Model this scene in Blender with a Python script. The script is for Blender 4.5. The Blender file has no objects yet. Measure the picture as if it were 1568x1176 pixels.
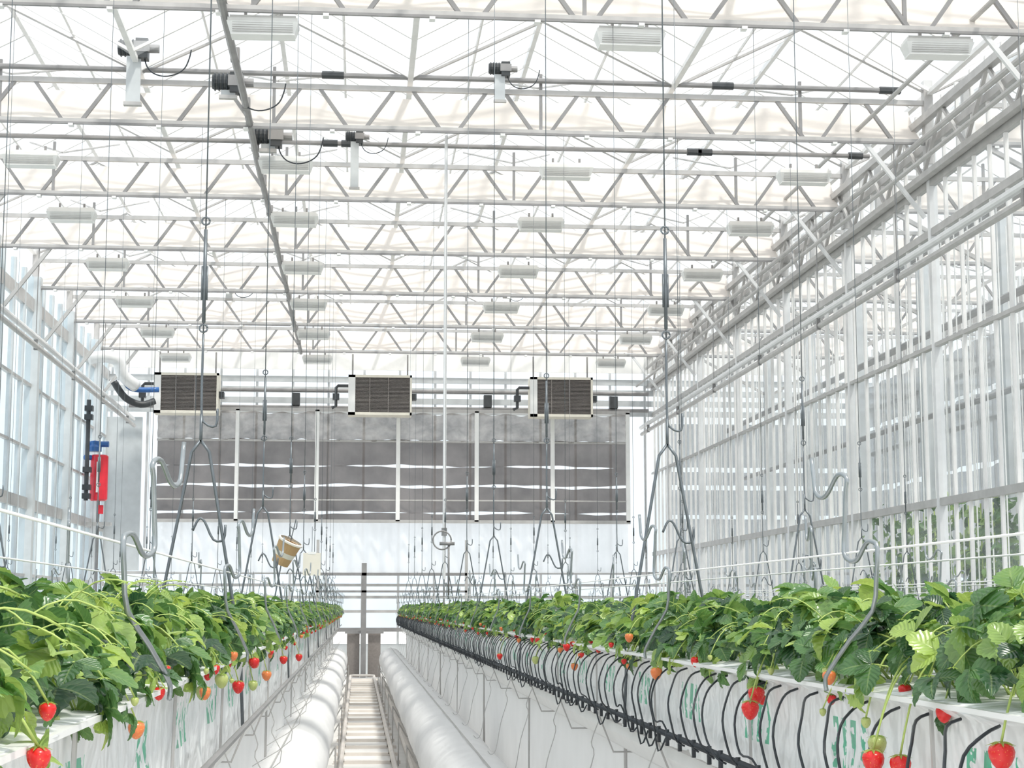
import bpy, math, random
import numpy as np
from mathutils import Vector, Matrix
random.seed(7); np.random.seed(7)
H=1.65
S=bpy.context.scene
COL=S.collection

# ------------------------------------------------------------------ materials
def newmat(name):
    m=bpy.data.materials.new(name); m.use_nodes=True
    nt=m.node_tree; nt.nodes.clear()
    out=nt.nodes.new('ShaderNodeOutputMaterial')
    return m,nt,out
def N(nt,t,**kw):
    n=nt.nodes.new(t)
    for k,v in kw.items():
        if k in n.inputs.keys(): n.inputs[k].default_value=v
        else: setattr(n,k,v)
    return n
def c4(c): return (c[0],c[1],c[2],1)
def mathf(nt):
    def mth(op,a,b=None,c=None):
        n=N(nt,'ShaderNodeMath',operation=op)
        for i,x in enumerate((a,b,c)):
            if x is None: continue
            if isinstance(x,(int,float)): n.inputs[i].default_value=x
            else: nt.links.new(x,n.inputs[i])
        return n.outputs[0]
    return mth
def pbr(name,col,rough=.5,metal=0,var=.08,scale=6,spec=.5,bump=0,bscale=40):
    m,nt,out=newmat(name)
    b=N(nt,'ShaderNodeBsdfPrincipled'); b.inputs['Roughness'].default_value=rough
    b.inputs['Metallic'].default_value=metal; b.inputs['Specular IOR Level'].default_value=spec
    tc=N(nt,'ShaderNodeTexCoord'); no=N(nt,'ShaderNodeTexNoise'); no.inputs['Scale'].default_value=scale
    no.inputs['Detail'].default_value=4
    nt.links.new(tc.outputs['Object'],no.inputs['Vector'])
    r=N(nt,'ShaderNodeValToRGB'); r.color_ramp.elements[0].position=.3; r.color_ramp.elements[1].position=.7
    r.color_ramp.elements[0].color=c4([x*(1-var) for x in col]); r.color_ramp.elements[1].color=c4([min(1,x*(1+var)) for x in col])
    nt.links.new(no.outputs['Fac'],r.inputs['Fac']); nt.links.new(r.outputs['Color'],b.inputs['Base Color'])
    if bump:
        n2=N(nt,'ShaderNodeTexNoise'); n2.inputs['Scale'].default_value=bscale
        nt.links.new(tc.outputs['Object'],n2.inputs['Vector'])
        bp=N(nt,'ShaderNodeBump'); bp.inputs['Strength'].default_value=bump; bp.inputs['Distance'].default_value=.02
        nt.links.new(n2.outputs['Fac'],bp.inputs['Height']); nt.links.new(bp.outputs['Normal'],b.inputs['Normal'])
    nt.links.new(b.outputs[0],out.inputs[0])
    return m
def cloth(name,col,transl=.5,transp=0.0,scale=3,var=.06):
    m,nt,out=newmat(name)
    tc=N(nt,'ShaderNodeTexCoord'); no=N(nt,'ShaderNodeTexNoise'); no.inputs['Scale'].default_value=scale
    no.inputs['Detail'].default_value=5
    nt.links.new(tc.outputs['Object'],no.inputs['Vector'])
    r=N(nt,'ShaderNodeValToRGB'); r.color_ramp.elements[0].position=.3; r.color_ramp.elements[1].position=.7
    r.color_ramp.elements[0].color=c4([x*(1-var) for x in col]); r.color_ramp.elements[1].color=c4([min(1,x*(1+var)) for x in col])
    nt.links.new(no.outputs['Fac'],r.inputs['Fac'])
    d=N(nt,'ShaderNodeBsdfDiffuse'); t=N(nt,'ShaderNodeBsdfTranslucent')
    nt.links.new(r.outputs[0],d.inputs[0]); nt.links.new(r.outputs[0],t.inputs[0])
    mx=N(nt,'ShaderNodeMixShader'); mx.inputs[0].default_value=transl
    nt.links.new(d.outputs[0],mx.inputs[1]); nt.links.new(t.outputs[0],mx.inputs[2])
    last=mx
    if transp>0:
        tr=N(nt,'ShaderNodeBsdfTransparent'); m2=N(nt,'ShaderNodeMixShader'); m2.inputs[0].default_value=transp
        nt.links.new(mx.outputs[0],m2.inputs[1]); nt.links.new(tr.outputs[0],m2.inputs[2]); last=m2
    nt.links.new(last.outputs[0],out.inputs[0])
    return m
def glass(name,tint=(.96,.98,.99),milky=.12,gl=.06,col=(.9,.93,.95)):
    m,nt,out=newmat(name)
    tr=N(nt,'ShaderNodeBsdfTransparent'); tr.inputs[0].default_value=c4(tint)
    d=N(nt,'ShaderNodeBsdfDiffuse'); d.inputs[0].default_value=c4(col)
    tl=N(nt,'ShaderNodeBsdfTranslucent'); tl.inputs[0].default_value=c4(col)
    dd=N(nt,'ShaderNodeMixShader'); dd.inputs[0].default_value=.5
    nt.links.new(d.outputs[0],dd.inputs[1]); nt.links.new(tl.outputs[0],dd.inputs[2])
    g=N(nt,'ShaderNodeBsdfGlossy'); g.inputs['Roughness'].default_value=.05; g.inputs[0].default_value=(.95,.97,1,1)
    tc=N(nt,'ShaderNodeTexCoord'); no=N(nt,'ShaderNodeTexNoise'); no.inputs['Scale'].default_value=.7
    nt.links.new(tc.outputs['Object'],no.inputs['Vector'])
    mm=N(nt,'ShaderNodeMath',operation='MULTIPLY'); mm.inputs[1].default_value=milky*2
    nt.links.new(no.outputs['Fac'],mm.inputs[0])
    m1=N(nt,'ShaderNodeMixShader'); nt.links.new(mm.outputs[0],m1.inputs[0])
    nt.links.new(tr.outputs[0],m1.inputs[1]); nt.links.new(dd.outputs[0],m1.inputs[2])
    m2=N(nt,'ShaderNodeMixShader'); m2.inputs[0].default_value=gl
    nt.links.new(m1.outputs[0],m2.inputs[1]); nt.links.new(g.outputs[0],m2.inputs[2])
    nt.links.new(m2.outputs[0],out.inputs[0])
    return m

M={}
M['galv']=pbr('galvanised_steel',(.50,.49,.48),.45,.25,.1,5)
M['galvd']=pbr('galvanised_steel_dull',(.29,.285,.285),.45,.3,.12,5)
M['white']=pbr('white_paint',(.86,.86,.845),.45,0,.03)
M['alu']=pbr('aluminium_bar',(.77,.775,.78),.35,.15,.05)
M['roofbar']=pbr('roof_bar_white',(.83,.82,.81),.5,0,.05)
M['rod']=pbr('hanger_steel',(.16,.18,.195),.4,.5,.15,30)
M['hook']=pbr('hook_steel',(.34,.37,.385),.3,.6,.12,30)
M['dark']=pbr('dark_plastic',(.05,.055,.06),.45,0,.2)
M['black']=pbr('black_tube',(.022,.028,.035),.35,0,.2)
M['grille_and_opening']=pbr('heater_grille_and_dark_opening',(.25,.225,.21),.6,.1,.1,20)
M['red']=pbr('red_tank_paint',(.70,.03,.05),.3,0,.08)
M['blue']=pbr('blue_valve_paint',(.03,.13,.38),.35,0,.1)
M['film']=cloth('duct_film',(.93,.93,.93),.25,0,4,.03)
M['screen']=cloth('cream_screen_fabric',(.95,.885,.83),.5,0,3,.03)
M['curt']=cloth('grey_shade_mesh',(.20,.183,.178),.4,.07,1.2,.3)
M['curtl']=cloth('grey_shade_mesh_swag',(.37,.35,.335),.4,.15,2.5,.42)
M['curtn']=cloth('grey_shade_mesh_pale',(.34,.35,.35),.4,.22,1.2,.25)
M['wfilm']=cloth('white_film_curtain',(.91,.93,.95),.6,.1,2,.04)
M['glass']=glass('clear_glass',milky=.08)
M['glassr']=glass('partition_glass',milky=.10,gl=.08,col=(.86,.89,.90))  # diffuse white mixed in to imitate a milky reflection on the panes
M['glassb']=glass('side_glass',tint=(.85,.93,.97),milky=.12,col=(.78,.88,.94))
M['roofg']=glass('roof_glass',milky=.16,gl=.02)
M['floor']=pbr('white_ground_cover',(.78,.77,.75),.8,0,.08,2)
M['rail']=pbr('rail_pipe_paint',(.72,.675,.63),.45,.1,.1,3)
M['card']=pbr('cardboard',(.55,.36,.18),.7,0,.1)
M['paper']=pbr('paper_label',(.82,.78,.68),.7,0,.05)
M['stem']=pbr('stem_green',(.44,.56,.15),.5,0,.2,20)
M['hazeb']=pbr('far_panel',(.56,.59,.605),.6,0,.05)
M['lamp']=pbr('lamp_reflector',(.78,.79,.78),.4,.1,.05)

def leafmat(name,dark,mid,light):
    m,nt,out=newmat(name); mth=mathf(nt)
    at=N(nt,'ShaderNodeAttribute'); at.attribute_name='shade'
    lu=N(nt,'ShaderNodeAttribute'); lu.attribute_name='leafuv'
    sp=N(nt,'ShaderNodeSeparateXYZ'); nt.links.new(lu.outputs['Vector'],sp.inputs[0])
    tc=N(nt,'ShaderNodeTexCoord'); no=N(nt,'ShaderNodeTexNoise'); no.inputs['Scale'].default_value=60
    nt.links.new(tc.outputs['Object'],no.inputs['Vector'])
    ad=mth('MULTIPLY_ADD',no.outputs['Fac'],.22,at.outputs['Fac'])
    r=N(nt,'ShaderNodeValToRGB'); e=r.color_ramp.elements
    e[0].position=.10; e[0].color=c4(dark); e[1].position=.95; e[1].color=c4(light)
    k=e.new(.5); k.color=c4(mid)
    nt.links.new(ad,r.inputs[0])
    au=mth('ABSOLUTE',sp.outputs['X'])
    rib=mth('LESS_THAN',au,.06)
    lf=mth('FRACT',mth('MULTIPLY',mth('SUBTRACT',sp.outputs['Y'],mth('MULTIPLY',au,.30)),7.0))
    tri=mth('ABSOLUTE',mth('SUBTRACT',lf,.5))
    vein=mth('GREATER_THAN',tri,.455)
    msk=mth('MAXIMUM',rib,mth('MULTIPLY',vein,.4))
    mixc=N(nt,'ShaderNodeMix'); mixc.data_type='RGBA'; nt.links.new(mth('MULTIPLY',msk,.25),mixc.inputs[0])
    nt.links.new(r.outputs[0],mixc.inputs[6]); mixc.inputs[7].default_value=(.46,.58,.22,1)
    b=N(nt,'ShaderNodeBsdfPrincipled'); b.inputs['Roughness'].default_value=.33; b.inputs['Specular IOR Level'].default_value=.95
    bp=N(nt,'ShaderNodeBump'); bp.inputs['Strength'].default_value=.4; bp.inputs['Distance'].default_value=.003
    nt.links.new(mth('MULTIPLY',tri,-2.0),bp.inputs['Height']); nt.links.new(bp.outputs['Normal'],b.inputs['Normal'])
    t=N(nt,'ShaderNodeBsdfTranslucent')
    hs=N(nt,'ShaderNodeHueSaturation'); hs.inputs['Value'].default_value=1.8; hs.inputs['Hue'].default_value=.48
    nt.links.new(mixc.outputs[2],b.inputs['Base Color']); nt.links.new(mixc.outputs[2],hs.inputs['Color']); nt.links.new(hs.outputs[0],t.inputs[0])
    mx=N(nt,'ShaderNodeMixShader'); mx.inputs[0].default_value=.32
    nt.links.new(b.outputs[0],mx.inputs[1]); nt.links.new(t.outputs[0],mx.inputs[2]); nt.links.new(mx.outputs[0],out.inputs[0])
    return m
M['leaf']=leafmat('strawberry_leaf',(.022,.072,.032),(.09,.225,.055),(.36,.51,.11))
def berrymat(name,col,seed):
    m,nt,out=newmat(name)
    tc=N(nt,'ShaderNodeTexCoord'); v=N(nt,'ShaderNodeTexVoronoi'); v.inputs['Scale'].default_value=260
    nt.links.new(tc.outputs['Object'],v.inputs['Vector'])
    r=N(nt,'ShaderNodeValToRGB'); e=r.color_ramp.elements
    e[0].position=.14; e[0].color=c4(seed); e[1].position=.22; e[1].color=c4(col)
    nt.links.new(v.outputs['Distance'],r.inputs[0])
    b=N(nt,'ShaderNodeBsdfPrincipled'); b.inputs['Roughness'].default_value=.25
    b.inputs['Subsurface Weight'].default_value=.15; b.inputs['Subsurface Radius'].default_value=(.01,.004,.003)
    nt.links.new(r.outputs[0],b.inputs['Base Color']); nt.links.new(b.outputs[0],out.inputs[0])
    return m
M['berry']=berrymat('ripe_strawberry',(.70,.02,.02),(.80,.25,.07))
M['berryo']=berrymat('turning_strawberry',(.78,.22,.07),(.75,.6,.15))
M['berryg']=berrymat('unripe_strawberry',(.46,.52,.18),(.30,.38,.10))
def bagmat():
    m,nt,out=newmat('printed_grow_bag'); mth=mathf(nt)
    tc=N(nt,'ShaderNodeTexCoord'); sp=N(nt,'ShaderNodeSeparateXYZ'); nt.links.new(tc.outputs['Object'],sp.inputs[0])
    y=sp.outputs['Y']; z=sp.outputs['Z']
    f=mth('FRACT',mth('MULTIPLY',y,1.3))
    w1=mth('LESS_THAN',f,.34)
    letters=mth('FRACT',mth('MULTIPLY',mth('ADD',y,mth('MULTIPLY',z,.35)),16))
    l1=mth('GREATER_THAN',letters,.45)
    no=N(nt,'ShaderNodeTexNoise'); no.inputs['Scale'].default_value=34; nt.links.new(tc.outputs['Object'],no.inputs['Vector'])
    l2=mth('GREATER_THAN',no.outputs['Fac'],.46)
    zz=mth('SUBTRACT',z,H-.26)
    l3=mth('LESS_THAN',mth('ABSOLUTE',zz),.05)
    mask=mth('MULTIPLY',mth('MULTIPLY',w1,l1),mth('MULTIPLY',l2,l3))
    mix=N(nt,'ShaderNodeMix'); mix.data_type='RGBA'
    mix.inputs[6].default_value=(.84,.86,.86,1); mix.inputs[7].default_value=(.08,.46,.28,1)
    nt.links.new(mask,mix.inputs[0])
    b=N(nt,'ShaderNodeBsdfPrincipled'); b.inputs['Roughness'].default_value=.3
    nt.links.new(mix.outputs[2],b.inputs['Base Color'])
    n2=N(nt,'ShaderNodeTexNoise'); n2.inputs['Scale'].default_value=14; nt.links.new(tc.outputs['Object'],n2.inputs['Vector'])
    bp=N(nt,'ShaderNodeBump'); bp.inputs['Strength'].default_value=.6; bp.inputs['Distance'].default_value=.04
    nt.links.new(n2.outputs['Fac'],bp.inputs['Height']); nt.links.new(bp.outputs['Normal'],b.inputs['Normal'])
    nt.links.new(b.outputs[0],out.inputs[0]); return m
M['bag']=bagmat()

# ------------------------------------------------------------------ mesh builder (z is relative to eye level, +H on commit)
def smooth_pts(P,n=4):
    P=[np.array(p,float) for p in P]; out=[]
    for i in range(len(P)-1):
        p0=P[max(0,i-1)];p1=P[i];p2=P[i+1];p3=P[min(len(P)-1,i+2)]
        for k in range(n):
            t=k/n; t2=t*t;t3=t2*t
            out.append(tuple(.5*((2*p1)+(-p0+p2)*t+(2*p0-5*p1+4*p2-p3)*t2+(-p0+3*p1-3*p2+p3)*t3)))
    out.append(tuple(P[-1])); return out
class MB:
    def __init__(s): s.v=[];s.f=[];s.m=[];s.mats=[];s.sh=None
    def mi(s,k):
        if k not in s.mats: s.mats.append(k)
        return s.mats.index(k)
    def add(s,vs,fs,mat):
        o=len(s.v); s.v.extend(vs); k=s.mi(mat)
        for f in fs: s.f.append(tuple(o+i for i in f)); s.m.append(k)
    def box(s,x0,x1,y0,y1,z0,z1,mat):
        vs=[(x,y,z) for z in (z0,z1) for y in (y0,y1) for x in (x0,x1)]
        s.add(vs,[(0,2,3,1),(4,5,7,6),(0,1,5,4),(2,6,7,3),(0,4,6,2),(1,3,7,5)],mat)
    def poly(s,pts,r,mat,n=6,closed=False):
        P=[Vector(p) for p in pts]; vs=[];up=None
        for i,p in enumerate(P):
            a=P[max(0,i-1)];b=P[min(len(P)-1,i+1)]
            t=(b-a).normalized()
            if up is None:
                up=Vector((0,0,1)) if abs(t.z)<.9 else Vector((1,0,0))
            u=t.cross(up).normalized(); w=u.cross(t).normalized(); up=w
            rr=r[i] if isinstance(r,(list,tuple)) else r
            for k in range(n):
                an=2*math.pi*(k+.5)/n
                vs.append(tuple(p+u*math.cos(an)*rr+w*math.sin(an)*rr))
        fs=[]
        for i in range(len(P)-1):
            for k in range(n):
                k2=(k+1)%n; fs.append((i*n+k,i*n+k2,(i+1)*n+k2,(i+1)*n+k))
        fs.append(tuple(range(n-1,-1,-1))); fs.append(tuple((len(P)-1)*n+k for k in range(n)))
        s.add(vs,fs,mat)
    def rod(s,p,q,r,mat,n=6): s.poly([p,q],r,mat,n)
    def bar(s,p,q,w,mat): s.poly([p,q],w*.7071,mat,4)
    def quad(s,a,b,c,d,mat): s.add([a,b,c,d],[(0,1,2,3)],mat)
    def lathe(s,c,prof,mat,n=16,axis='z'):
        vs=[];fs=[]
        for (r,h) in prof:
            for k in range(n):
                a=2*math.pi*k/n; x=r*math.cos(a); y=r*math.sin(a)
                if axis=='z': vs.append((c[0]+x,c[1]+y,c[2]+h))
                elif axis=='y': vs.append((c[0]+x,c[1]+h,c[2]+y))
                else: vs.append((c[0]+h,c[1]+x,c[2]+y))
        for i in range(len(prof)-1):
            for k in range(n):
                k2=(k+1)%n; fs.append((i*n+k,i*n+k2,(i+1)*n+k2,(i+1)*n+k))
        s.add(vs,fs,mat)
    def sheet(s,fn,nu,nv,mat):
        vs=[fn(i/nu,j/nv) for i in range(nu+1) for j in range(nv+1)]
        fs=[(i*(nv+1)+j,(i+1)*(nv+1)+j,(i+1)*(nv+1)+j+1,i*(nv+1)+j+1) for i in range(nu) for j in range(nv)]
        s.add(vs,fs,mat)
    def mesh(s,name,smooth=False,zoff=H):
        me=bpy.data.meshes.new(name)
        me.from_pydata([(v[0],v[1],v[2]+zoff) for v in s.v],[],s.f)
        for k in s.mats: me.materials.append(M[k])
        me.polygons.foreach_set('material_index',s.m)
        me.polygons.foreach_set('use_smooth',[smooth]*len(s.f))
        if s.sh is not None:
            a=me.attributes.new('shade','FLOAT','POINT'); a.data.foreach_set('value',s.sh)
            a=me.attributes.new('leafuv','FLOAT_VECTOR','POINT'); a.data.foreach_set('vector',[c for t in s.uv for c in t])
        me.update(); return me
    def obj(s,name,parent=None,smooth=False,zoff=H,loc=(0,0,0)):
        o=bpy.data.objects.new(name,s.mesh(name,smooth,zoff)); COL.objects.link(o); o.location=loc
        if parent: o.parent=parent
        return o
def empty(name,loc=(0,0,0)):
    e=bpy.data.objects.new(name,None); COL.objects.link(e); e.location=loc; e.empty_display_size=.2; return e
def inst(name,me,loc,parent=None,rot=(0,0,0),scale=(1,1,1)):
    o=bpy.data.objects.new(name,me); COL.objects.link(o); o.location=loc; o.rotation_euler=rot; o.scale=scale
    if parent: o.parent=parent
    return o

XL,XR=-6.3,7.5
YB=43.0
TY=[17.5+3.87*k for k in range(-4,7)]   # truss positions
TY[4]=17.05
ZB,ZT=6.12,6.66

# ------------------------------------------------------------------ ground
b=MB(); b.box(-90,90,-30,140,-H-.1,-H,'floor'); b.obj('floor')

# ------------------------------------------------------------------ trusses
def truss(x0,x1):
    b=MB()
    b.box(x0,x1,-.04,.04,ZB-.01,ZB+.035,'galv'); b.box(x0,x1,-.045,-.01,ZB-.04,ZB-.012,'galvd')
    b.box(x0,x1,-.03,.03,ZT-.035,ZT+.03,'galv')
    x=x0+.1; up=False
    while x<x1-.6:
        xa=x+.22; xb=xa+.38
        b.bar((xa,0,ZB if not up else ZT),(xb,0,ZT if not up else ZB),.045,'galvd')
        up=not up; x=xb
    for xx in np.arange(x0+1.7,x1,3.45):
        b.box(xx-.02,xx+.02,-.02,.02,ZB,ZT+.25,'galvd')
    for xx in np.arange(x0+.4,x1,1.1):
        b.box(xx-.03,xx+.03,-.05,.05,ZB-.06,ZB-.03,'white')
    for xx in (x0+.02,x1-.02): b.box(xx-.06,xx+.06,-.06,.06,ZB-.3,ZT+.3,'galv')
    return b
tm=truss(XL,XR).mesh('truss_main'); tm2=truss(XR+.5,20).mesh('truss_side')
for y in TY:
    inst('roof_truss',tm,(0,y,0))
    if y>12: inst('roof_truss',tm2,(0,y,0))
def screen(x0,x1):
    b=MB()
    def fn(u,v):
        x=x0+(x1-x0)*u
        return (x,.1+.45*v+.012*math.sin(x*5+v*3),ZB+.06+.52*v+.008*math.sin(x*7)-.04*math.sin(math.pi*v))
    b.sheet(fn,160,8,'screen')
    return b.mesh('gathered_screen',True)
sm=screen(XL+.1,XR-.1); sm2=screen(XR+.6,12.6)
for y in TY[2:]:
    inst('gathered_shade_screen',sm,(0,y,0)); 
    inst('gathered_shade_screen',sm2,(0,y,0))

# ------------------------------------------------------------------ roof
b=MB(); g=MB()
gx=[-6.3+3.45*i for i in range(0,9)]
ZG=ZT+.12; ZR=ZG+.95
Y0,Y1=-2.,YB
for i,x in enumerate(gx):
    b.box(x-.035,x+.035,Y0,Y1,ZG-.02,ZG+.04,'roofbar')
    if i<len(gx)-1:
        xm=x+1.725; xe=gx[i+1]
        b.box(xm-.03,xm+.03,Y0,Y1,ZR-.03,ZR+.05,'roofbar')
        for y in np.arange(Y0,Y1+.01,.75):
            b.bar((x,y,ZG),(xm,y,ZR),.035,'roofbar'); b.bar((xm,y,ZR),(xe,y,ZG),.035,'roofbar')
        b.rod((x+.86,Y0,ZG+.475),(x+.86,Y1,ZG+.475),.02,'roofbar',5)
        b.rod((xe-.86,Y0,ZG+.475),(xe-.86,Y1,ZG+.475),.02,'roofbar',5)
        g.quad((x,Y0,ZG+.03),(x,Y1,ZG+.03),(xm,Y1,ZR+.03),(xm,Y0,ZR+.03),'roofg')
        g.quad((xm,Y0,ZR+.03),(xm,Y1,ZR+.03),(xe,Y1,ZG+.03),(xe,Y0,ZG+.03),'roofg')
        for y in TY:
            b.rod((xm,y+.5,ZG+.1),(xm-.7,y+1.6,ZR-.4),.015,'galv',5)
            b.rod((xm,y+.5,ZG+.1),(xm+.7,y+1.6,ZR-.4),.015,'galv',5)
            b.rod((x,y,ZG),(xm,y,ZR-.1),.022,'galv',5); b.rod((xe,y,ZG),(xm,y,ZR-.1),.022,'galv',5)
ce=empty('ceiling'); b.obj('roof_bars',ce); g.obj('roof_panes',ce)

# ------------------------------------------------------------------ drive shafts, rack beam, motors
b=MB()
b.rod((XL+.2,22.75,6.3),(XR-.4,22.75,6.3),.033,'galvd',8)
for x in (-.45,-.2,4.6,4.75,6.9): b.rod((x-.1,22.75,6.3),(x+.1,22.75,6.3),.05,'dark',8)
b.obj('screen_drive_shaft',smooth=False)
b=MB()
b.rod((XL+.2,21.3,6.8),(XR-.4,21.3,6.8),.035,'galvd',8)
for x in (-.4,4.7,6.95): b.rod((x-.14,21.3,6.8),(x+.14,21.3,6.8),.05,'dark',8)
b.obj('screen_drive_shaft')
b=MB()
pts=[(-1.45,y,6.12+.03*math.sin(y)) for y in np.arange(12,42,1.0)]
b.poly(pts,.045,'galvd',8)
for y in np.arange(13,41,1.9): b.box(-1.5,-1.4,y-.05,y+.05,6.1,6.25,'galvd')
b.obj('rack_beam')
def motor(name,loc,s=1,plate=1.0):
    b=MB()
    b.lathe((-.2,0,.0),[(0,0),(.08,0),(.09,.03),(.09,.2),(.06,.22),(.0,.22)],'dark',14,'x')
    b.box(.0,.14,-.08,.08,-.13,.1,'dark')
    b.lathe((.16,0,0),[(0,-.05),(.05,-.05),(.05,.1),(0,.1)],'galvd',12,'x')
    b.box(-.02,.16,-.09,-.08,-.06,.06,'galvd')
    b.box(-.1,.06,-.03,.0,-.12-.40*plate,-.1,'hazeb')
    b.box(-.12,.08,-.05,.02,-.16-.40*plate,-.12-.40*plate,'galv')
    b.poly(smooth_pts([(.1,.0,-.12),(.13,-.05,-.22),(.2,-.05,-.30),(.32,-.03,-.33),(.45,-.02,-.30),(.55,0,-.22),(.6,0,-.1),(.62,0,.0)],3),.008,'black',6)
    for i in range(4): b.lathe((-.18+i*.045,0,0),[(.09,0),(.102,.005),(.102,.018),(.09,.022)],'black',14,'x')
    o=b.obj(name,zoff=0); o.location=(loc[0],loc[1],loc[2]+H); o.scale=(s,s,s); return o
motor('screen_gear_motor',(-2.85,20.9,6.95),1.1,1.3)
motor('screen_gear_motor',(-1.65,20.6,6.45),1.1,.1)
motor('screen_gear_motor',(-1.25,22.4,6.28),1.15,.1)
motor('screen_gear_motor',(1.75,21.0,6.85),.8,1.0)
motor('screen_gear_motor',(-.1,22.4,6.3),.7,2.2)
motor('screen_gear_motor',(-2.6,33.5,6.35),.8,.6)
motor('screen_gear_motor',(2.9,33.5,6.3),.6,.2)

# ------------------------------------------------------------------ grow lights
b=MB()
b.box(-.36,.36,-.12,.12,.05,.09,'white'); b.box(-.34,.34,-.10,.10,.09,.12,'white')
b.add([(-.33,-.09,-.07),(.33,-.09,-.07),(.33,.09,-.07),(-.33,.09,-.07),(-.37,-.13,.05),(.37,-.13,.05),(.37,.13,.05),(-.37,.13,.05)],
      [(0,1,5,4),(1,2,6,5),(2,3,7,6),(3,0,4,7),(4,5,6,7)],'lamp')
b.box(-.33,.33,-.10,.10,-.085,-.07,'white')
for i in range(5): b.box(-.31,.31,-.125+i*.004,-.115+i*.004,.03-i*.022,.035-i*.022,'galv')
b.box(-.2,-.17,-.02,.02,.12,.2,'galvd'); b.box(.17,.2,-.02,.02,.12,.2,'galvd')
glm=b.mesh('grow_light_mesh',zoff=0)
for y in [17.05,22.6,25.9,29.7,33.4,37.2,41.0]:
    for x in (-4.45,-1.05,2.8,6.15):
        inst('grow_light',glm,(x,y+.15,5.96+H),None,(0,0,random.uniform(-.03,.03)))

# ------------------------------------------------------------------ side walls
def sidewall(X,ys,zs,name,glassk,ya,yb,barw,z0,z1,bm='alu'):
    w=empty(name); b=MB(); g=MB()
    for y in ys: b.box(X-barw/2,X+barw/2,y-barw/2,y+barw/2,z0,z1,bm)
    for (z,t) in zs: b.box(X-.04,X+.04,ya,yb,z-t/2,z+t/2,'galv')
    b.box(X-.1,X+.1,ya,yb,-H,-H+.5,'white')
    g.quad((X+.01,ya,-H+.5),(X+.01,yb,-H+.5),(X+.01,yb,z1),(X+.01,ya,z1),glassk)
    b.obj('mullions',w); g.obj('panes',w); return w
w=sidewall(XL,np.arange(-1,YB,.97),[(1.95,.22),(4.2,.06),(.6,.06),(-.3,.08),(5.75,.25),(3.0,.05)],'wall_left','glassb',-2,YB,.09,-H,ZB+.2,'hazeb')
b=MB()
for y in TY: b.box(XL-.1,XL+.14,y-.12,y+.12,-H,ZB+.2,'hazeb')
for y in TY:
    b.bar((XL+.1,y,4.9),(XL+1.0,y,ZB),.06,'galv')
b.obj('steel_columns',w)
w=sidewall(XR,np.arange(-1,YB,.52),[(1.35,.1),(3.4,.05),(4.9,.1),(5.6,.16),(0,.06),(6.1,.1)],'wall_right','glassr',-2,YB,.045,-H,ZB+.5,'roofbar')
b=MB()
for y in TY:
    b.box(XR-.05,XR+.06,y-.05,y+.05,-H,ZB+.2,'alu'); b.bar((XR-.1,y,5.1),(XR-.9,y,ZB),.05,'alu')
y=-1
up=True
while y<YB-1:
    b.bar((XR-.1,y,5.65 if up else 6.4),(XR-.1,y+.8,6.4 if up else 5.65),.045,'galv'); up=not up; y+=.8
b.box(XR-.16,XR-.06,-1,YB,6.35,6.45,'galv'); b.box(XR-.16,XR-.06,-1,YB,5.6,5.68,'galv')
b.obj('eave_girder',w)

for (X,Z) in ((-5.5,4.55),(7.0,4.45)):
    b=MB()
    b.rod((X,2,Z),(X,41.8,Z),.05,'alu',10); b.rod((X+.02,2,Z-.16),(X+.02,41.8,Z-.16),.045,'galv',10)
    for y in TY[1:]:
        b.box(X-.03,X+.03,y-.03,y+.03,Z-.22,Z+.05,'galvd'); b.rod((X,y,Z),(X,y,ZB),.008,'galvd',5)
    b.obj('heating_pipe',smooth=False)
b=MB()
for (X,Z,r) in ((6.9,5.5,.03),(7.15,5.95,.04),(6.6,6.35,.03)):
    b.rod((X,2,Z),(X,41.8,Z),r,'galv',8)
b.obj('cable_conduit')

# ------------------------------------------------------------------ neighbouring bay on the right
w=sidewall(12.8,np.arange(14,YB,.8),[(1.35,.12),(3.8,.1),(4.9,.1),(6.0,.2),(.2,.06)],'wall_far_right','glass',14,YB,.05,-H,ZB+.3)
b=MB()
for y in TY[3:]:
    b.box(9.9,10.12,y-.1,y+.1,-H,ZB,'hazeb')
b.rod((9.2,12,4.4),(9.2,42,4.4),.06,'galvd',8); b.rod((9.6,12,3.2),(9.6,42,3.2),.05,'galvd',8)
b.rod((8.6,12,5.4),(8.6,42,5.4),.05,'galvd',8); b.rod((11,12,5.0),(11,42,5.0),.07,'galvd',8)
for y in TY[3:]: b.bar((9.9,y,5.2),(8.2,y,ZB),.06,'galv'); b.bar((10.1,y,5.2),(11.8,y,ZB),.06,'galv')
b.obj('neighbour_bay_columns')
b=MB()
for x in (8.5,9.5,11.2):
    for y in np.arange(14,41,.55): b.rod((x,y,-1.0),(x,y,5.6),.011,'white',4)
b.obj('crop_support_strings')
c=empty('shade_mesh_curtain'); b=MB()
for (z1,z0) in ((5.4,4.4),(4.3,2.9),(2.8,.6),(.5,-1.0)):
    def fn(u,v,z0=z0,z1=z1):
        return (12.55+.05*math.sin(u*170),14+(42-14)*u,z0+(z1-z0)*v+.02*math.sin(u*60+z0))
    b.sheet(fn,220,2,'curtn')
for (z1,z0) in ((4.6,3.5),(3.38,3.05),(2.93,2.3),(2.2,.3)):
    def fn(u,v,z0=z0,z1=z1):
        x=7.8+(12.4-7.8)*u; return (x,42.2+.04*math.sin(x*11),z0+(z1-z0)*v)
    b.sheet(fn,90,2,'curtn')
b.obj('mesh_fabric',c,True)

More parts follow.
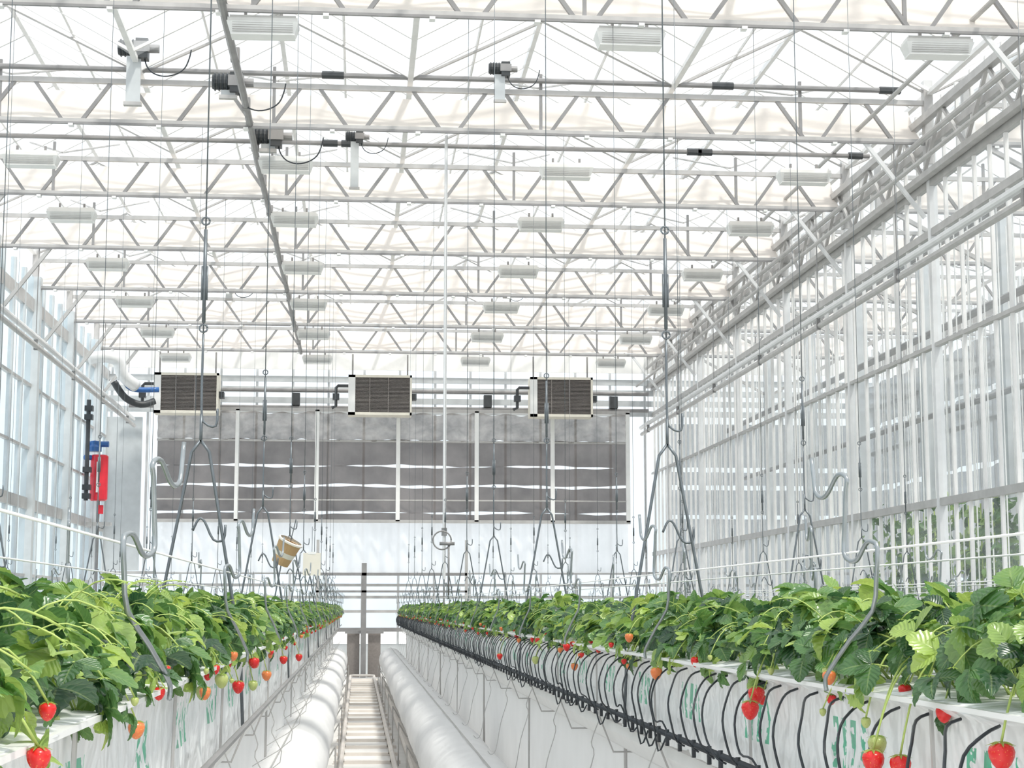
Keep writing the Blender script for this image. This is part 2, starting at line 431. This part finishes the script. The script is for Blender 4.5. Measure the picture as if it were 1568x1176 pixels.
# ------------------------------------------------------------------ back wall
w=empty('wall_back'); b=MB(); g=MB()
g.quad((XL,YB,-H),(XR+13,YB,-H),(XR+13,YB,ZB+1),(XL,YB,ZB+1),'glass')
b.box(XL,20,YB-.3,YB-.25,5.95,6.45,'white')
for k,z in enumerate((5.72,5.45,5.18,4.92)): b.box(XL,20,YB-.2,YB-.1,z-.07,z+.07,'hazeb')
for k,x in enumerate(np.arange(XL+.1,20,.9)): b.box(x-.03,x+.03,YB-.05,YB+.05,-H,ZB,'alu')
for z in (.85,.55,.25,-.1): b.box(XL,20,YB-.35,YB-.3,z-.035,z+.035,'galv')
b.box(XL,20,YB-.35,YB-.28,-.6,-.5,'galvd')
b.box(XL,20,YB-.2,YB-.1,-H,-.9,'hazeb')
b.box(XL,XL+.9,YB-.3,YB-.2,.9,4.7,'hazeb')
b.obj('frame',w); g.obj('panes',w)
c=empty('shade_mesh_curtain'); b=MB()
YC=YB-.9
X0,X1=-4.95,6.75
def swag(u,v):
    x=X0+(X1-X0)*u
    t=(u*6)%1.0; sag=.22*4*t*(1-t)
    return (x,YC+.05*math.sin(x*14)*(.3+v)+.05*math.sin(v*14+4*t*(1-t)*5),4.82-.72*v-sag*.25*(1-v)+.03*math.sin(x*9+v*8))
b.sheet(swag,240,16,'curtl')
for (z1,z0) in ((4.11,3.49),(3.45,3.01),(2.95,2.34),(2.30,2.1)):
    def fn(u,v,z0=z0,z1=z1):
        x=X0+(X1-X0)*u; return (x,YC+.05+.03*math.sin(x*11),z0+(z1-z0)*v+.020*math.sin(x*1.7+z0*9)+.010*math.sin(x*6.3+z1*5))
    b.sheet(fn,200,2,'curt')
b.obj('mesh_fabric',c,True)
b=MB()
for x in (-3.0,-1.05,.95,2.9,4.8,6.7): b.box(x-.05,x+.05,YC-.1,YC-.02,2.1,4.85,'white')
for z in (4.85,2.1): b.box(X0,X1,YC-.1,YC-.03,z-.04,z+.04,'galv')
b.rod((X0,YC-.05,4.08),(X1,YC-.05,4.08),.03,'galv'); b.rod((X0,YC-.05,2.62),(X1,YC-.05,2.62),.02,'galv')
b.obj('curtain_frame',c)
b=MB()
def fn(u,v):
    x=X0+(X1-X0)*u; return (x,YC+.25+.06*math.sin(x*16),.85+(2.1-.85)*v)
b.sheet(fn,300,2,'wfilm'); b.obj('white_film_curtain',None,True)
b=MB()
b.box(.08,.2,40.9,41.0,-H,1.05,'galvd'); b.box(-1.0,2.6,40.9,41.0,.75,.82,'galvd'); b.box(-1.0,2.6,40.9,41.0,.35,.4,'galvd')
b.box(2.55,2.62,40.9,41,-H,1.6,'galv'); b.box(-1.0,-.93,40.9,41,-H,1.6,'galv')
b.box(-.3,.62,41.0,41.05,-.62,-.55,'galvd')
b.box(-.25,.05,41.1,41.5,-H,-.62,'grille_and_opening'); b.box(.25,.55,41.1,41.5,-H,-.62,'grille_and_opening')  # dark boxes whose colour stands in for the darkness of the doorway opening
b.obj('pipe_barrier')

def heater(x):
    b=MB(); W,Hh=1.55,.98
    b.box(-W/2,W/2,.1,.6,-Hh/2,Hh/2,'paper')
    for z in (-Hh/2,Hh/2-.06): b.box(-W/2,W/2,0,.1,z,z+.06,'paper')
    b.box(-W/2,-W/2+.17,0,.1,-Hh/2,Hh/2,'white'); b.box(W/2-.05,W/2,0,.1,-Hh/2,Hh/2,'paper')
    b.box(-W/2+.17,W/2-.05,.07,.1,-Hh/2+.05,Hh/2-.05,'grille_and_opening')
    for i in range(26):
        z=-Hh/2+.07+i*.0335; b.box(-W/2+.17,W/2-.05,.02,.07,z,z+.012,'grille_and_opening')
    for xx in (-.25,.2): b.box(xx-.01,xx+.01,.01,.03,-Hh/2+.05,Hh/2-.05,'grille_and_opening')
    b.rod((-W/2+.1,.3,Hh/2),(-W/2+.1,.3,Hh/2+.55),.02,'galvd'); b.rod((W/2-.1,.3,Hh/2),(W/2-.1,.3,Hh/2+.55),.02,'galvd')
    b.poly([(-W/2,.3,.25),(-W/2-.25,.3,.25),(-W/2-.3,.3,.2),(-W/2-.3,.3,-.25),(-W/2-.4,.3,-.3)],.04,'dark',8)
    b.box(-W/2-.38,-W/2-.22,.2,.4,-.1,.05,'dark')
    b.box(W/2,W/2+.12,.1,.4,-.1,.05,'dark')
    o=b.obj('unit_heater',zoff=0); o.location=(x,41.3,5.15+H)
for x in (-4.2,.48,4.95): heater(x)
b=MB()
b.rod((XL+.6,42.4,5.38),(XR-.2,42.4,5.38),.05,'galvd',8); b.rod((XL+.6,42.4,4.95),(XR-.2,42.4,4.95),.05,'galvd',8)
for x in (-1.6,3.2,6.4): b.box(x-.1,x+.1,42.3,42.5,5.0,5.3,'dark')
b.obj('heater_supply_pipe')

b=MB()
b.poly(smooth_pts([(-6.1,38.5,5.55),(-5.7,38.5,5.6),(-5.45,38.6,5.5),(-5.35,38.7,5.2),(-5.1,39,5.0)]),.14,'alu',14)
b.poly(smooth_pts([(-5.6,39,5.1),(-5.35,39.1,4.75),(-5.0,39.2,4.6),(-4.7,39.3,4.7)]),.08,'dark',8)
b.poly(smooth_pts([(-5.4,39,5.2),(-5.2,39.1,4.95),(-4.6,39.2,4.95)]),.06,'blue',8)
b.obj('flue_duct',smooth=True)
b=MB()
X=-5.95;Y=39.6
b.lathe((X,Y,2.42),[(0,0),(.17,.0),(.2,.03),(.2,1.02),(.17,1.05),(0,1.06)],'red',18)
b.box(X-.03,X+.03,Y-.215,Y-.2,2.6,3.3,'white')
b.lathe((X-.12,Y,3.55),[(0,0),(.16,0),(.16,.1),(.1,.16),(.1,.24),(0,.26)],'blue',14)
b.rod((X-.25,Y,3.72),(X+.2,Y,3.72),.07,'blue',8); b.rod((X-.3,Y-.2,3.4),(X-.1,Y,3.4),.06,'blue',8)
for dx in (-.22,): b.rod((X+dx,Y-.4,2.4),(X+dx,Y-.4,4.7),.05,'dark',8)
for z in (2.7,3.1,4.3,4.5,2.5): b.box(X-.3,X-.12,Y-.5,Y-.3,z-.06,z+.06,'dark')
b.rod((X,Y,2.45),(X,Y,1.9),.04,'galvd'); b.box(X-.25,X+.3,Y-.1,Y+.15,1.85,1.93,'galv')
b.rod((X,Y,1.9),(X,Y,-H),.04,'galvd')
b.lathe((X+.05,Y,2.12),[(0,0),(.07,0),(.07,.2),(0,.2)],'red',10)
b.obj('pressure_tank',smooth=False)

# ------------------------------------------------------------------ crop rows
ns=13; us=(-1,-.5,0,.5,1)
T=[];TUV=[]
for i in range(ns):
    s=i/(ns-1)
    wd=.40*(math.sin(math.pi*min(1,s**.82*.97+.015)))**.75
    if i in(0,): wd=.03
    if i==ns-1: wd=.06
    for u in us:
        ser=(1.03 if i%2 else .88) if abs(u)==1 else 1
        T.append((u*wd*ser, s+(.03 if (abs(u)==1 and i%2) else 0), .30*abs(u)*wd+(.018 if abs(u)==.5 else 0)*(1 if i%2 else -1)-.26*s*s))
        TUV.append((u,s,0))
T=np.array(T)
TF=[(i*5+j,i*5+j+1,(i+1)*5+j+1,(i+1)*5+j) for i in range(ns-1) for j in range(4)]
rng=np.random.RandomState(3)
def rotz(a):
    c,s=math.cos(a),math.sin(a); return np.array([[c,-s,0],[s,c,0],[0,0,1]])
def rotx(a):
    c,s=math.cos(a),math.sin(a); return np.array([[1,0,0],[0,c,-s],[0,s,c]])
class Fol(MB):
    def __init__(s): super().__init__(); s.sh=[]; s.uv=[]
    def add(s,vs,fs,mat,shade=.5,uv=None):
        super().add(vs,fs,mat); s.sh.extend([shade]*len(vs)); s.uv.extend(uv if uv else [(.5,.5,0)]*len(vs))
    def leaf(s,p,n,head,size,shade):
        n=np.array(n,float); n/=np.linalg.norm(n)
        h=np.array([math.cos(head),math.sin(head),0]); h=h-n*h.dot(n); h/=np.linalg.norm(h)
        r=np.cross(h,n); B=np.stack([r,h,n],axis=1)
        for k,a in enumerate((-1.25,0,1.25)):
            sz=size*(.92 if k!=1 else 1.05)
            R=B@rotz(a+rng.normal(0,.1))@rotx(rng.normal(-.05,.28))
            V=(T*np.array([1.12,1,rng.uniform(.3,2.2)]))@R.T*sz+np.array(p)
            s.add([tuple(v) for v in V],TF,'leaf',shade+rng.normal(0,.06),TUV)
    def berry(s,p,size,mat):
        prof=[(0,0),(.30,-.02),(.47,-.14),(.52,-.32),(.48,-.55),(.36,-.80),(.2,-.98),(.0,-1.06)]
        s.lathe(p,[(a*size,z*size) for a,z in prof],mat,12)
        s.star(p,size)
    def star(s,p,size):
        vs=[(p[0],p[1],p[2]+size*.06)];fs=[]
        for k in range(7):
            a=2*math.pi*k/7
            for (da,rr,zz) in ((-.3,.25,.05),(0,.62,-.12),(.3,.25,.05)):
                vs.append((p[0]+size*rr*math.cos(a+da),p[1]+size*rr*math.sin(a+da),p[2]+size*zz))
            i=1+k*3; fs+= [(0,i,i+1),(0,i+1,i+2)]
        s.add(vs,fs,'leaf',.75)
    def stalk(s,a,b_,lift,r=.0016):
        a=np.array(a);b_=np.array(b_); pts=[]
        for i in range(9):
            t=i/8; q=a*(1-t)+b_*t; q=q+np.array([0,0,lift*math.sin(math.pi*t)]); 
            q[0]=a[0]+(b_[0]-a[0])*(t**.6); pts.append(tuple(q))
        s.poly(pts,r,'stem',4)
SEG=1.2
def canopy(nl,seed):
    global rng
    rng=np.random.RandomState(seed); f=Fol()
    for i in range(nl):
        a=rng.uniform(-1,1); y=rng.uniform(0,SEG)
        clump=.74+.26*math.sin(y*math.pi*2/.24+seed+ (1.5 if a>0 else 0))
        lat=a*.205; top=.035+.15*math.sqrt(max(0,1-abs(a)**2.6))*clump
        t=rng.uniform(.25,1)**.6; z=top*t
        n=(a*.8+rng.normal(0,.5),rng.normal(-.12,.5),1)
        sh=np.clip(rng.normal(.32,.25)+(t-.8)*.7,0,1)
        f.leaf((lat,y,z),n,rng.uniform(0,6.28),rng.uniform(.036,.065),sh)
        if i%2==0:
            c=(math.copysign(.05,a),y+rng.normal(0,.05),-.01)
            f.poly([c,((c[0]+lat)/2,(c[1]+y)/2,z*.75),(lat,y,z)],.0018,'stem',4)
    for side in (-1,1):
        for i in range(15):
            y=rng.uniform(0,SEG); 
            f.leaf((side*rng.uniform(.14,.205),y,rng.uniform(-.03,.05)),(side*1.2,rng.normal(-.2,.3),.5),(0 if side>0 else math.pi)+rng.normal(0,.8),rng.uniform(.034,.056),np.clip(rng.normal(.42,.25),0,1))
        for i in range(6):
            y=rng.uniform(0,SEG); y2=y+rng.normal(0,.08)
            e=(side*rng.uniform(.16,.22),y2,rng.uniform(-.06,.03))
            f.stalk((side*.03,y,.04),e,.06)
            mt='berry' if i<3 else ('berryo' if i<4 else 'berryg')
            f.berry(e,rng.uniform(.018,.026) if i<4 else rng.uniform(.011,.016),mt)
        for i in range(12):
            y=rng.uniform(0,SEG); y2=y+rng.normal(0,.10)
            e=(side*rng.uniform(.1,.24),y2,rng.uniform(.0,.16))
            f.stalk((side*.03,y,.05),e,.045,.0013); f.star(e,rng.uniform(.014,.024))
    return f.mesh('strawberry_canopy',True,0)
CAN=[canopy(235,s) for s in (11,22,33,44)]
GT=-.138   # gutter top relative to eye
rows=[('A',1.08,1.0),('B',-.545,.7),('o',2.6,3),('o',4.1,4),('o',5.6,5),('o',-2.05,3),('o',-3.55,4),('o',-5.05,5)]
YE=38.0
def gutter(name,xc,y0):
    e=empty(name); b=MB()
    ya,yb=y0,YE
    prof=[(-.150,-.27),(-.150,-.2),(-.15,-.12),(-.155,-.03),(-.195,-.012),(-.192,-.006),(-.14,.0),(0,.0),(.14,.0),(.192,-.006),(.195,-.012),(.155,-.03),(.15,-.12),(.150,-.2),(.150,-.27)]
    ny=int((yb-ya)/.12)
    def fn(u,v):
        k=min(len(prof)-1,int(round(v*(len(prof)-1)))); px,pz=prof[k]; y=ya+(yb-ya)*u
        wv=.006*math.sin(y*21+k)+.005*math.sin(y*9.3+k*2)
        return (xc+px+(wv if abs(px)>.14 else 0),y,GT+pz+ (wv*.4))
    b.sheet(fn,ny,len(prof)-1,'bag')
    b.obj('grow_bags',e,True)
    b=MB()
    for s in (-1,1):
        b.rod((xc+s*.13,ya,GT-.27),(xc+s*.13,yb,GT-.27),.014,'galv',6)
        b.box(xc+s*.190-.012,xc+s*.190+.012,ya,yb,GT-.014,GT-.006,'white')
    tr=[(-.12,-.28),(-.125,-.32),(-.10,-.37),(-.05,-.40),(.05,-.40),(.10,-.37),(.125,-.32),(.12,-.28)]
    def fn2(u,v):
        k=int(round(v*(len(tr)-1))); return (xc+tr[k][0],ya+(yb-ya)*u,GT+tr[k][1])
    b.sheet(fn2,20,len(tr)-1,'white')
    for y in np.arange(ya+.4,yb,1.29): 
        b.poly([(xc-.165,y,GT-.02),(xc-.16,y,GT-.26),(xc-.1,y,GT-.41),(xc+.1,y,GT-.41),(xc+.16,y,GT-.26),(xc+.165,y,GT-.02)],.004,'galv',5)
    b.obj('drain_trough',e)
    b=MB()
    def fn3(u,v):
        y=ya+(yb-ya)*u; return (xc+.012*math.sin(y*4)*v,y,GT-.40-(H-.40+GT-.02)*v)
    b.sheet(fn3,160,3,'film'); b.obj('added_white_sheet',e,True)  # sheet added below the trough to hide the sun stripes on the floor
    b=MB()
    for y in np.arange(ya+2,yb,3.87):
        b.rod((xc,y,GT-.4),(xc,y,-H),.012,'galv',6)
    b.obj('support_legs',e)
    return e
hookR=[(.855,-.149),(.853,-.13),(.861,-.113),(.90,-.06),(.944,-.006),(.952,.05),(.956,.107),(.950,.118),(.938,.119),(.928,.104),(.92,.089),(.911,.083),(.900,.087),(.893,.101),(.896,.15),(.900,.215),(.903,.232),(.896,.242),(.885,.241),(.876,.226),(.867,.209),(.858,.2),(.851,.2),(.843,.210),(.840,.24),(.837,.272)]
def wires(name,xc,y0,left,near):
    b=MB()
    sg=-1 if left else 1
    for s in (1,-1):
        y=near
        while y<YE:
            pts=[]
            for i,(hx,hz) in enumerate(hookR):
                dx=.845+.35*(hx-.855)      # rod stays on the walkway side of the foliage and leans along the row
                dy=3.1*(dx/hx-1)*(1.2 if left else 1)
                pts.append(((xc-s*sg*.245)+s*sg*(dx-.845)*(1.3 if left else 1), y+dy, hz*(1+dy/3.1)))
            b.poly(smooth_pts(pts,2),.0042,'hook',6)
            y+=1.935
        b.rod((xc-s*sg*.175,y0,.1),(xc-s*sg*.175,YE,.1),.0022,'white',5)
    return b.obj(name,None,True)
def hanger(b,xc,y):
    ap=.56
    b.rod((xc,y,ap+.36),(xc,y,ZB),.0028,'rod',5)
    b.rod((xc,y,ap+.42),(xc,y,ap+.75),.0065,'rod',6)
    for z in (ap+.40,ap+.78):
        b.poly([(xc+.014*math.cos(a),y,z+.014*math.sin(a)) for a in np.linspace(0,6.28,10)],.0035,'rod',5)
    b.rod((xc-.008,y,ap+.5),(xc-.008,y,ap+.62),.004,'rod'); b.rod((xc+.008,y,ap+.5),(xc+.008,y,ap+.62),.004,'rod')
    b.poly(smooth_pts([(xc,y,ap+.38),(xc,y,ap+.12),(xc+.012,y,ap+.07),(xc+.05,y,ap+.06),(xc+.055,y,ap+.12)],3),.0042,'rod',6)
    b.poly([(xc,y,ap+.1),(xc,y,ap)],.0055,'rod',6)
    for s in (-1,1):
        b.poly([(xc,y,ap+.01),(xc+s*.03,y,ap-.03),(xc+s*.15,y,GT-.01),(xc+s*.162,y,GT-.26)],.0055,'rod',6)
    b.poly(smooth_pts([(xc-.02,y,ap-.3),(xc+.0,y,ap-.26),(xc+.02,y,ap-.27),(xc+.05,y,ap-.33),(xc+.085,y,ap-.33),(xc+.09,y,ap-.28)],3),.0042,'rod',6)
for ri,(kind,xc,y0) in enumerate(rows):
    gutter('hydroponic_gutter',xc,y0)
    left=xc<0
    wires('trellis_wire_hooks',xc,y0,left,3.05 if not left else 2.85)
    b=MB()
    for y in TY:
        if y<YE and y>3: hanger(b,xc,y)
    b.obj('gutter_hanger',None,True)
    e=empty('strawberry_plant_row')
    y=y0;k=ri
    while y<YE-SEG:
        flip=random.random()<.5
        me=CAN[(k*7+ri*3+random.randint(0,3))%4]
        if flip: inst('canopy',me,(xc,y+SEG,GT+H),e,(0,0,math.pi),(1,1,random.uniform(.9,1.08)))
        else: inst('canopy',me,(xc,y,GT+H),e,(0,0,0),(1,1,random.uniform(.9,1.08)))
        y+=SEG; k+=1
    if kind=='A':
        rng=np.random.RandomState(5); f=Fol()
        for (px,py,d,sz,mt) in ((1163,1052,3.75,.043,'berry'),(1153,1074,3.7,.045,'berry'),(1007,1022,4.9,.04,'berryo'),(965,970,5.4,.032,'berryo'),(868,985,7,.036,'berry'),(765,1000,10,.04,'berry'),
             (1550,1140,2.3,.042,'berry'),(1345,1150,2.75,.042,'berry'),(1388,1158,2.72,.04,'berry'),(1352,1128,2.78,.036,'berryg'),(820,1005,8,.04,'berryg'),(880,1015,6.9,.034,'berryo'),(1335,1100,2.9,.02,'berryg')):
            p=((px-548)*d/2620,d,(930-py)*d/2620)
            f.berry(p,sz*.85,mt); f.stalk((xc-.08,d+.03,GT+.06),(p[0],p[1],p[2]),.05,.0018)
        f.obj('fruit_truss',e,True)
    if kind=='B':
        rng=np.random.RandomState(5); f=Fol()
        for (px,py,d,sz,mt) in ((345,1030,4.4,.034,'berryg'),(370,1040,4.9,.034,'berry'),(393,1005,5.6,.034,'berry'),(317,1048,4.0,.030,'berryg'),(392,1040,5.6,.030,'berryg'),(412,1025,6.5,.036,'berryo'),(437,1003,7.5,.034,'berry'),(460,1000,9,.036,'berry')):
            p=((px-548)*d/2620,d,(930-py)*d/2620)
            f.berry(p,sz,mt); f.stalk((xc+.08,d+.03,GT+.06),(p[0],p[1],p[2]),.05,.0018)
        for i in range(60):
            y=rng.uniform(1.2,5.5); s=1 if rng.rand()<.75 else -1
            e2=(xc+s*rng.uniform(.12,.25),y+rng.normal(0,.1),GT+rng.uniform(.02,.19))
            f.stalk((xc+s*.03,y,GT+.05),e2,.05,.0015); f.star(e2,rng.uniform(.016,.03))
        f.obj('fruit_truss',e,True)

xc=1.08; b=MB()
b.rod((xc-.21,1.2,GT-.215),(xc-.21,YE,GT-.215),.009,'black',6)
y=1.4
while y<YE-.2:
    j=random.uniform(-.04,.04); q=random.uniform(.8,1.25)
    pts=[(xc-.165,y,GT-.03),(xc-.195,y-.02,GT-.04),(xc-.225,y-.06*q+j,GT-.07),(xc-.245,y-.10*q+j,GT-.12),(xc-.24,y-.13*q+j,GT-.18),(xc-.225,y-.15*q,GT-.22*q),(xc-.205,y-.16*q,GT-.23)]
    b.poly(smooth_pts(pts,3) if y<14 else pts,.0028,'black',5)
    b.rod((xc-.215,y-.14,GT-.2),(xc-.215,y-.14,GT-.245),.006,'black',6)
    y+=random.uniform(.13,.2)
b.obj('drip_irrigation_line',smooth=True)
xc=-.545; b=MB()
b.rod((xc+.19,1.2,GT-.24),(xc+.19,YE,GT-.24),.010,'galvd',6)
b.obj('drip_irrigation_line')

for (X,nm) in ((.72,1),(-.46,2)):
    b=MB(); R=.25; Y=2.2; n=28
    vs=[];fs=[]
    ys=list(np.arange(Y,37.6,.1)); random.seed(nm)
    for i,y in enumerate(ys):
        t=(y*1.0)%1.5; seam=.012*math.exp(-((t-.75)/.06)**2)
        r=R*(1+.012*math.sin(y*2.1)+.008*math.sin(y*7.3+1))-seam
        if i>len(ys)-6: r*= (1,.93,.75,.45,.12)[i-(len(ys)-5)]
        for k in range(n):
            a=2*math.pi*k/n
            rr=r+.004*math.sin(a*9+y*3)+.003*math.sin(y*31+a*5)
            vs.append((X+rr*math.cos(a),y,-1.12+rr*math.sin(a)))
    for i in range(len(ys)-1):
        for k in range(n):
            k2=(k+1)%n; fs.append((i*n+k,(i+1)*n+k,(i+1)*n+k2,i*n+k2))
    b.add(vs,fs,'film')
    e=empty('air_duct_tube'); b.obj('inflated_film',e,True)
    b=MB()
    out=1 if X>0 else -1
    xg=(1.08-.14) if X>0 else (-.545+.14)
    b.rod((X,2.2,-.86),(X,37.4,-.86),.005,'galv',5)
    for y in np.arange(2.8,37.4,1.29):
        b.poly(smooth_pts([(xg,y,GT-.3),(xg-.03*out,y,GT-.38),(xg-.02*out,y,GT-.43),(xg-.06*out,y,-.70),(X+.13*out,y,-.86),(X+.1*out,y,-.89),(X+.08*out,y,-.87)],3),.0022,'galv',5)
    for y in np.arange(3.2,37.4,3.0):
        b.poly([(X-.28,y,-H),(X-.28,y,-1.2),(X-.2,y,-1.34),(X,y,-1.39),(X+.2,y,-1.34),(X+.28,y,-1.2),(X+.28,y,-H)],.008,'galv',6)
    b.obj('wire_supports',e)

b=MB()
for x in (-.155,.39):
    b.rod((x,1,-H+.07),(x,40.3,-H+.07),.028,'rail',8)
b.poly([(-.155,40.3,-H+.07),(-.1,40.55,-H+.07),(.33,40.55,-H+.07),(.39,40.3,-H+.07)],.028,'rail',8)
for y in np.arange(1.5,40.4,1.0):
    b.box(-.24,.47,y-.04,y+.04,-H,-H+.035,'rail'); 
    for x in (-.155,.39): b.box(x-.03,x+.03,y-.04,y+.04,-H+.02,-H+.05,'galv')
b.rod((.56,1,-H+.1),(.56,40,-H+.1),.04,'rail',8)
b.obj('pipe_rail_track')

b=MB(); b.rod((1.08,21.6,.35),(1.08,21.6,ZB),.022,'alu',8); b.rod((1.08,21.6,.35),(1.08,21.6,-.12),.012,'galvd',6)
b.lathe((1.08,21.6,.9),[(0,0),(.035,0),(.035,.1),(0,.1)],'galvd',8); b.obj('suspension_pole')
b=MB(); b.poly([(1.0+.11*math.cos(a),20.5,.8+.11*math.sin(a)) for a in np.linspace(0,6.28,24)],.009,'galvd',6)
b.box(.97,1.15,20.48,20.52,.74,.78,'galvd'); b.rod((1.08,20.5,.76),(1.08,20.5,.1),.012,'galvd'); b.obj('cable_reel_hook',None,True)

b=MB()
vs=[]
for z,wd in ((-.075,.055),(.075,.075)):
    for k in range(20):
        a=2*math.pi*k/20; vs.append((wd*math.cos(a),wd*math.sin(a),z))
fs=[(k,(k+1)%20,20+(k+1)%20,20+k) for k in range(20)]+[tuple(range(19,-1,-1))]
b.add(vs,fs,'card'); 
b.lathe((0,0,.07),[(.072,0),(.082,.004),(.082,.014),(.072,.018)],'paper',20)
b.lathe((0,0,-.03),[(.0605,0),(.0685,.04)],'paper',20)
b.rod((0,0,.08),(-.03,0,.22),.003,'rod')
o=b.obj('hanging_paper_cup',zoff=0); o.location=(-.46,10.8,.34+H); o.rotation_euler=(0.2,.45,0)
b=MB(); b.box(-.07,.07,-.004,.004,-.09,.09,'paper'); b.rod((0,0,.09),(0,0,.3),.002,'rod'); b.box(-.03,.03,-.006,.006,.08,.1,'white')
o=b.obj('sticky_trap_card',zoff=0); o.location=(-.37,13.7,.34+H)

rng=np.random.RandomState(9); f=Fol()
for i in range(900):
    y=rng.uniform(22,28.5); z=rng.uniform(-1.2,1.7)*(.6+.4*math.sin(y*1.3)**2)
    f.leaf((9.0+rng.normal(0,.3),y,z),(-1+rng.normal(0,.5),rng.normal(0,.5),.6),rng.uniform(0,6.28),rng.uniform(.1,.17),np.clip(rng.normal(.4,.2),0,1))
for y in np.arange(22,28.5,.5): f.rod((9.0,y,-H),(9.0,y,1.5),.012,'stem')
f.obj('vine_crop_row',None,True)

# ------------------------------------------------------------------ lighting
wd=bpy.data.worlds.new('sky'); S.world=wd; wd.use_nodes=True; nt=wd.node_tree; nt.nodes.clear()
o=nt.nodes.new('ShaderNodeOutputWorld'); bg=nt.nodes.new('ShaderNodeBackground')
tc=nt.nodes.new('ShaderNodeTexCoord'); sp=nt.nodes.new('ShaderNodeSeparateXYZ'); r=nt.nodes.new('ShaderNodeValToRGB')
nt.links.new(tc.outputs['Generated'],sp.inputs[0]); nt.links.new(sp.outputs['Z'],r.inputs[0])
e=r.color_ramp.elements; e[0].position=0; e[0].color=(.76,.85,.92,1); e[1].position=.45; e[1].color=(.95,.97,1,1)
k=e.new(.12); k.color=(.88,.935,.975,1)
nt.links.new(r.outputs[0],bg.inputs[0]); bg.inputs[1].default_value=1.32; nt.links.new(bg.outputs[0],o.inputs[0])
sl=bpy.data.lights.new('sun','SUN'); sl.energy=3.9; sl.angle=math.radians(6); sl.color=(1,.95,.87)
so=bpy.data.objects.new('sun',sl); COL.objects.link(so)
so.rotation_euler=Vector((-.35,.45,-1)).to_track_quat('-Z','Y').to_euler()

S.view_settings.view_transform='Standard'
S.view_settings.exposure=0.04

# ------------------------------------------------------------------ camera
F=2600.; ph=math.atan(342/F); th=math.atan(236*math.cos(ph)/F)
cam=bpy.data.cameras.new('camera'); cam.sensor_width=36; cam.sensor_fit='HORIZONTAL'; cam.lens=36*F/1568
cam.clip_start=.05; cam.clip_end=400
co=bpy.data.objects.new('camera',cam); COL.objects.link(co); co.location=(0,0,H)
d=Vector((math.sin(th)*math.cos(ph),math.cos(th)*math.cos(ph),math.sin(ph)))
co.rotation_euler=d.to_track_quat('-Z','Y').to_euler()
S.camera=co
